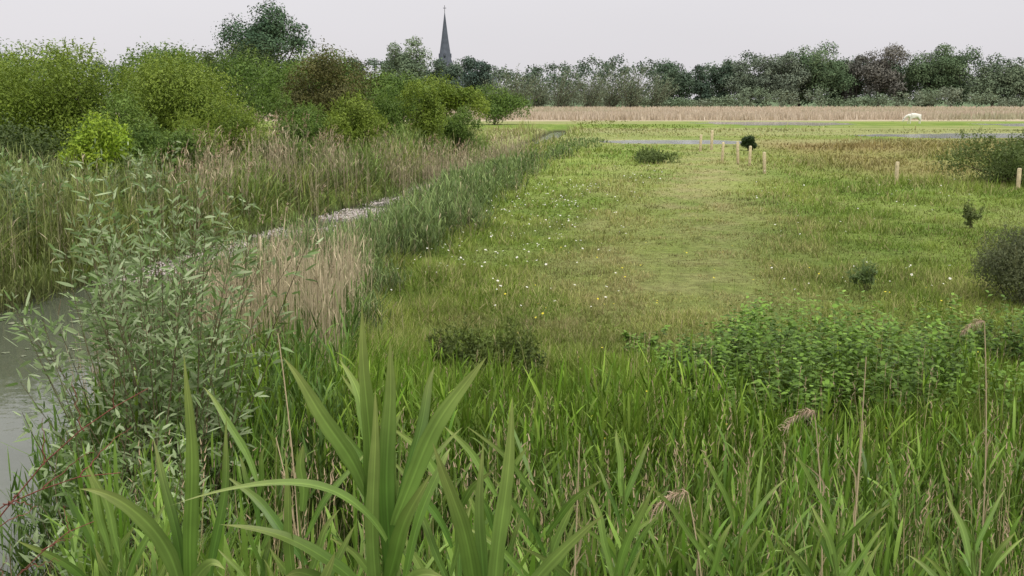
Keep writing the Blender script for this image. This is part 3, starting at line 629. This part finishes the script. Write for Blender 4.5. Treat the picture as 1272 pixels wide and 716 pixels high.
# ------------------------------------------------------------ fence posts
def post(x,y,h,w=.13):
    mb=MB();z=float(gz(x,y))-.25;hw=w/2;c=.018;ht=z+.25+h
    tx,ty=R.normal(0,.03),R.normal(0,.03)
    ring=[(-hw+c,-hw),(hw-c,-hw),(hw,-hw+c),(hw,hw-c),(hw-c,hw),(-hw+c,hw),(-hw,hw-c),(-hw,-hw+c)]
    V=[];
    for (zz,s_) in [(z,1),(ht-.03,1),(ht,.72)]:
        for a,b in ring: V.append((x+a*s_+tx*(zz-z),y+b*s_+ty*(zz-z),zz))
    V.append((x+tx*(ht-z),y+ty*(ht-z),ht+.006))
    q=[];t=[]
    for L_ in (0,8):
        for k in range(8): q.append((L_+k,L_+(k+1)%8,L_+8+(k+1)%8,L_+8+k))
    for k in range(8): t.append((16+k,16+(k+1)%8,24))
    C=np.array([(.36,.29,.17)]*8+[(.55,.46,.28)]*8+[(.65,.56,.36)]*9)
    mb.add(np.array(V),C,np.array(q),np.array(t));mb.build('fence_post',[M_wood])
for a in [(12.6,74,1.1,.16),(13.7,76,1.35,.17),(11.6,61,1.1),(12.1,59,1.2),(12.4,57.6,1.05),(11.8,51.4,1.0),(15.6,44.7,.95),(19.8,43,.85)]: post(*a)
# ------------------------------------------------------------ church
def cube(mb,x0,x1,y0,y1,z0,z1,c):
    V=np.array([(x,y,z) for z in (z0,z1) for (x,y) in ((x0,y0),(x1,y0),(x1,y1),(x0,y1))])
    mb.add(V,c,np.array([(0,1,5,4),(1,2,6,5),(2,3,7,6),(3,0,4,7),(4,5,6,7),(3,2,1,0)]))
ch=bpy.data.objects.new('church',None);sc.collection.objects.link(ch)
cx,cy=-35.8,600.;ST=A(.19,.185,.19);SL=A(.10,.11,.13);DKc=A(.05,.05,.055)
def kid(mb,n,m):
    o=mb.build(n,[m]);o.parent=ch
mb=MB();cube(mb,cx-4,cx+4,cy-4,cy+4,0,20,ST);
for sx in (-1,1):
    for sy in (-1,1): cube(mb,cx+sx*4-.6,cx+sx*4+.6,cy+sy*4-.6,cy+sy*4+.6,0,18.5,ST*.9)
cube(mb,cx-4.4,cx+4.4,cy-4.4,cy+4.4,20.002,20.8,ST*1.1);kid(mb,'tower',M_stone)
mb=MB()
for ox in (-1.7,1.7):
    for sg in (-1,1):
        cube(mb,cx+ox-.8,cx+ox+.8,cy+sg*4.03-.02,cy+sg*4.03+.02,13,17.5,DKc);cube(mb,cx+sg*4.03-.02,cx+sg*4.03+.02,cy+ox-.8,cy+ox+.8,13,17.5,DKc)
kid(mb,'belfry_openings',M_stone)
mb=MB();prof=[(20.8,4.6),(24,3.3),(35,1.75),(48.6,.12)];V=[]
for zz,r_ in prof:
    for k in range(8): a=k*math.pi/4+math.pi/8;V.append((cx+r_*1.08*math.cos(a),cy+r_*1.08*math.sin(a),zz))
q=[(8*L_+k,8*L_+(k+1)%8,8*L_+8+(k+1)%8,8*L_+8+k) for L_ in range(3) for k in range(8)]
mb.add(np.array(V),SL,np.array(q));
for sg in (-1,1):
    cube(mb,cx-.5,cx+.5,cy+sg*2.9-.5,cy+sg*2.9+.5,25,27.1,SL*.8);cube(mb,cx+sg*2.9-.5,cx+sg*2.9+.5,cy-.5,cy+.5,25,27.1,SL*.8)
kid(mb,'spire',M_stone)
mb=MB();cube(mb,cx-.12,cx+.12,cy-.12,cy+.12,48.5,52.2,DKc);cube(mb,cx-.8,cx+.8,cy-.08,cy+.08,50.6,50.9,DKc);kid(mb,'cross',M_stone)
mb=MB();cube(mb,cx+4.6,cx+28,cy-6,cy+6,0,9,ST)
mb.add(np.array([(cx+4.6,cy-6.5,9.01),(cx+28,cy-6.5,9.01),(cx+28,cy+6.5,9.01),(cx+4.6,cy+6.5,9.01),(cx+4.6,cy,16),(cx+28,cy,16)]),SL,np.array([(0,1,5,4),(2,3,4,5)]),np.array([(0,4,3),(1,2,5)]))
kid(mb,'nave',M_stone)
# ------------------------------------------------------------ white cow grazing
def cow(x,y):
    z=float(gz(x,y))
    J=[(-.75,0,1.22,.27),(-.35,0,1.16,.36),(.1,0,1.12,.38),(.5,0,1.18,.34),(.82,0,1.2,.24),(1.12,0,1.02,.17),(1.32,0,.78,.12),(1.42,0,.55,.13),(1.52,0,.33,.085),
       (-.98,0,1.28,.06),(-1.04,0,1.0,.03),(-1.03,0,.62,.05)]
    E=[(0,1),(1,2),(2,3),(3,4),(4,5),(5,6),(6,7),(7,8),(0,9),(9,10),(10,11)]
    for s in (-1,1):
        n0=len(J);J+=[(-.70,.2*s,.85,.17),(-.86,.2*s,.52,.07),(-.80,.2*s,.27,.05),(-.80,.2*s,.04,.07)];E+=[(0,n0),(n0,n0+1),(n0+1,n0+2),(n0+2,n0+3)]
        n0=len(J);J+=[(.52,.19*s,.82,.13),(.54+.12*(s>0),.19*s,.45,.065),(.53+.18*(s>0),.19*s,.25,.045),(.55+.2*(s>0),.19*s,.04,.065)];E+=[(3,n0),(n0,n0+1),(n0+1,n0+2),(n0+2,n0+3)]
        n0=len(J);J+=[(1.34,.15*s,.66,.05),(1.28,.25*s,.68,.03)];E+=[(7,n0),(n0,n0+1)]
    me=bpy.data.meshes.new('cow');me.from_pydata([(x-a,y+b,z+c) for a,b,c,r in J],E,[])
    me.materials.append(M_hide);o=bpy.data.objects.new('white_cow',me);sc.collection.objects.link(o)
    m=o.modifiers.new('Skin','SKIN')
    sv=me.skin_vertices[0] if me.skin_vertices else None
    if sv is None:
        import bmesh
        bm=bmesh.new();bm.from_mesh(me);bm.verts.layers.skin.verify();bm.to_mesh(me);bm.free();sv=me.skin_vertices[0]
    for i,(a_,b_,c_,r_) in enumerate(J): sv.data[i].radius=(r_,r_);sv.data[i].use_root=(i==2)
    s=o.modifiers.new('Sub','SUBSURF');s.levels=2;s.render_levels=2
cow(55,152)
# ------------------------------------------------------------ sky, sun, camera
w=bpy.data.worlds.new('World');sc.world=w;w.use_nodes=True;N=w.node_tree.nodes;Lk=w.node_tree.links
bg=N['Background'];bg.inputs['Strength'].default_value=.1
sk=N.new('ShaderNodeTexSky');sk.sky_type='NISHITA';sk.sun_disc=False;sk.sun_elevation=math.radians(52);sk.sun_rotation=math.radians(-40);sk.dust_density=4
hs=N.new('ShaderNodeHueSaturation');hs.inputs['Saturation'].default_value=.2;Lk.new(sk.outputs[0],hs.inputs['Color'])
tc=N.new('ShaderNodeTexCoord');sp=N.new('ShaderNodeSeparateXYZ');Lk.new(tc.outputs['Generated'],sp.inputs[0])
cr=N.new('ShaderNodeValToRGB');e=cr.color_ramp.elements;e[0].position=0;e[0].color=(.76,.735,.765,1);e[1].position=1;e[1].color=(1.95,1.93,1.95,1)
m_=e.new(.12);m_.color=(.80,.785,.82,1)
Lk.new(sp.outputs['Z'],cr.inputs[0])
no=N.new('ShaderNodeTexNoise');no.inputs['Scale'].default_value=2.2;no.inputs['Detail'].default_value=4
mp=N.new('ShaderNodeMapping');mp.inputs['Scale'].default_value=(1,1,4);Lk.new(tc.outputs['Generated'],mp.inputs[0]);Lk.new(mp.outputs[0],no.inputs['Vector'])
mr=N.new('ShaderNodeMapRange');mr.inputs[3].default_value=9.6;mr.inputs[4].default_value=10.6;Lk.new(no.outputs['Fac'],mr.inputs[0])
sc_=N.new('ShaderNodeVectorMath');sc_.operation='SCALE';Lk.new(cr.outputs[0],sc_.inputs[0]);Lk.new(mr.outputs[0],sc_.inputs['Scale'])
mx=N.new('ShaderNodeMix');mx.data_type='RGBA';mx.inputs[0].default_value=.92
Lk.new(hs.outputs[0],mx.inputs[6]);Lk.new(sc_.outputs[0],mx.inputs[7]);Lk.new(mx.outputs[2],bg.inputs['Color'])
su=bpy.data.lights.new('sun','SUN');su.energy=1.5;su.angle=math.radians(12);su.color=(1,.97,.90)
so=bpy.data.objects.new('sun',su);sc.collection.objects.link(so);so.rotation_euler=(math.radians(38),0,math.radians(40))
cam=bpy.data.cameras.new('camera');cam.lens=38.6;cam.sensor_width=36;cam.clip_end=6000;cam.clip_start=.05
co=bpy.data.objects.new('camera',cam);sc.collection.objects.link(co);co.location=(0,0,3.5);co.rotation_euler=(math.radians(90-9.8),0,0);sc.camera=co
sc.view_settings.view_transform='Standard';sc.view_settings.look='None';sc.view_settings.exposure=0
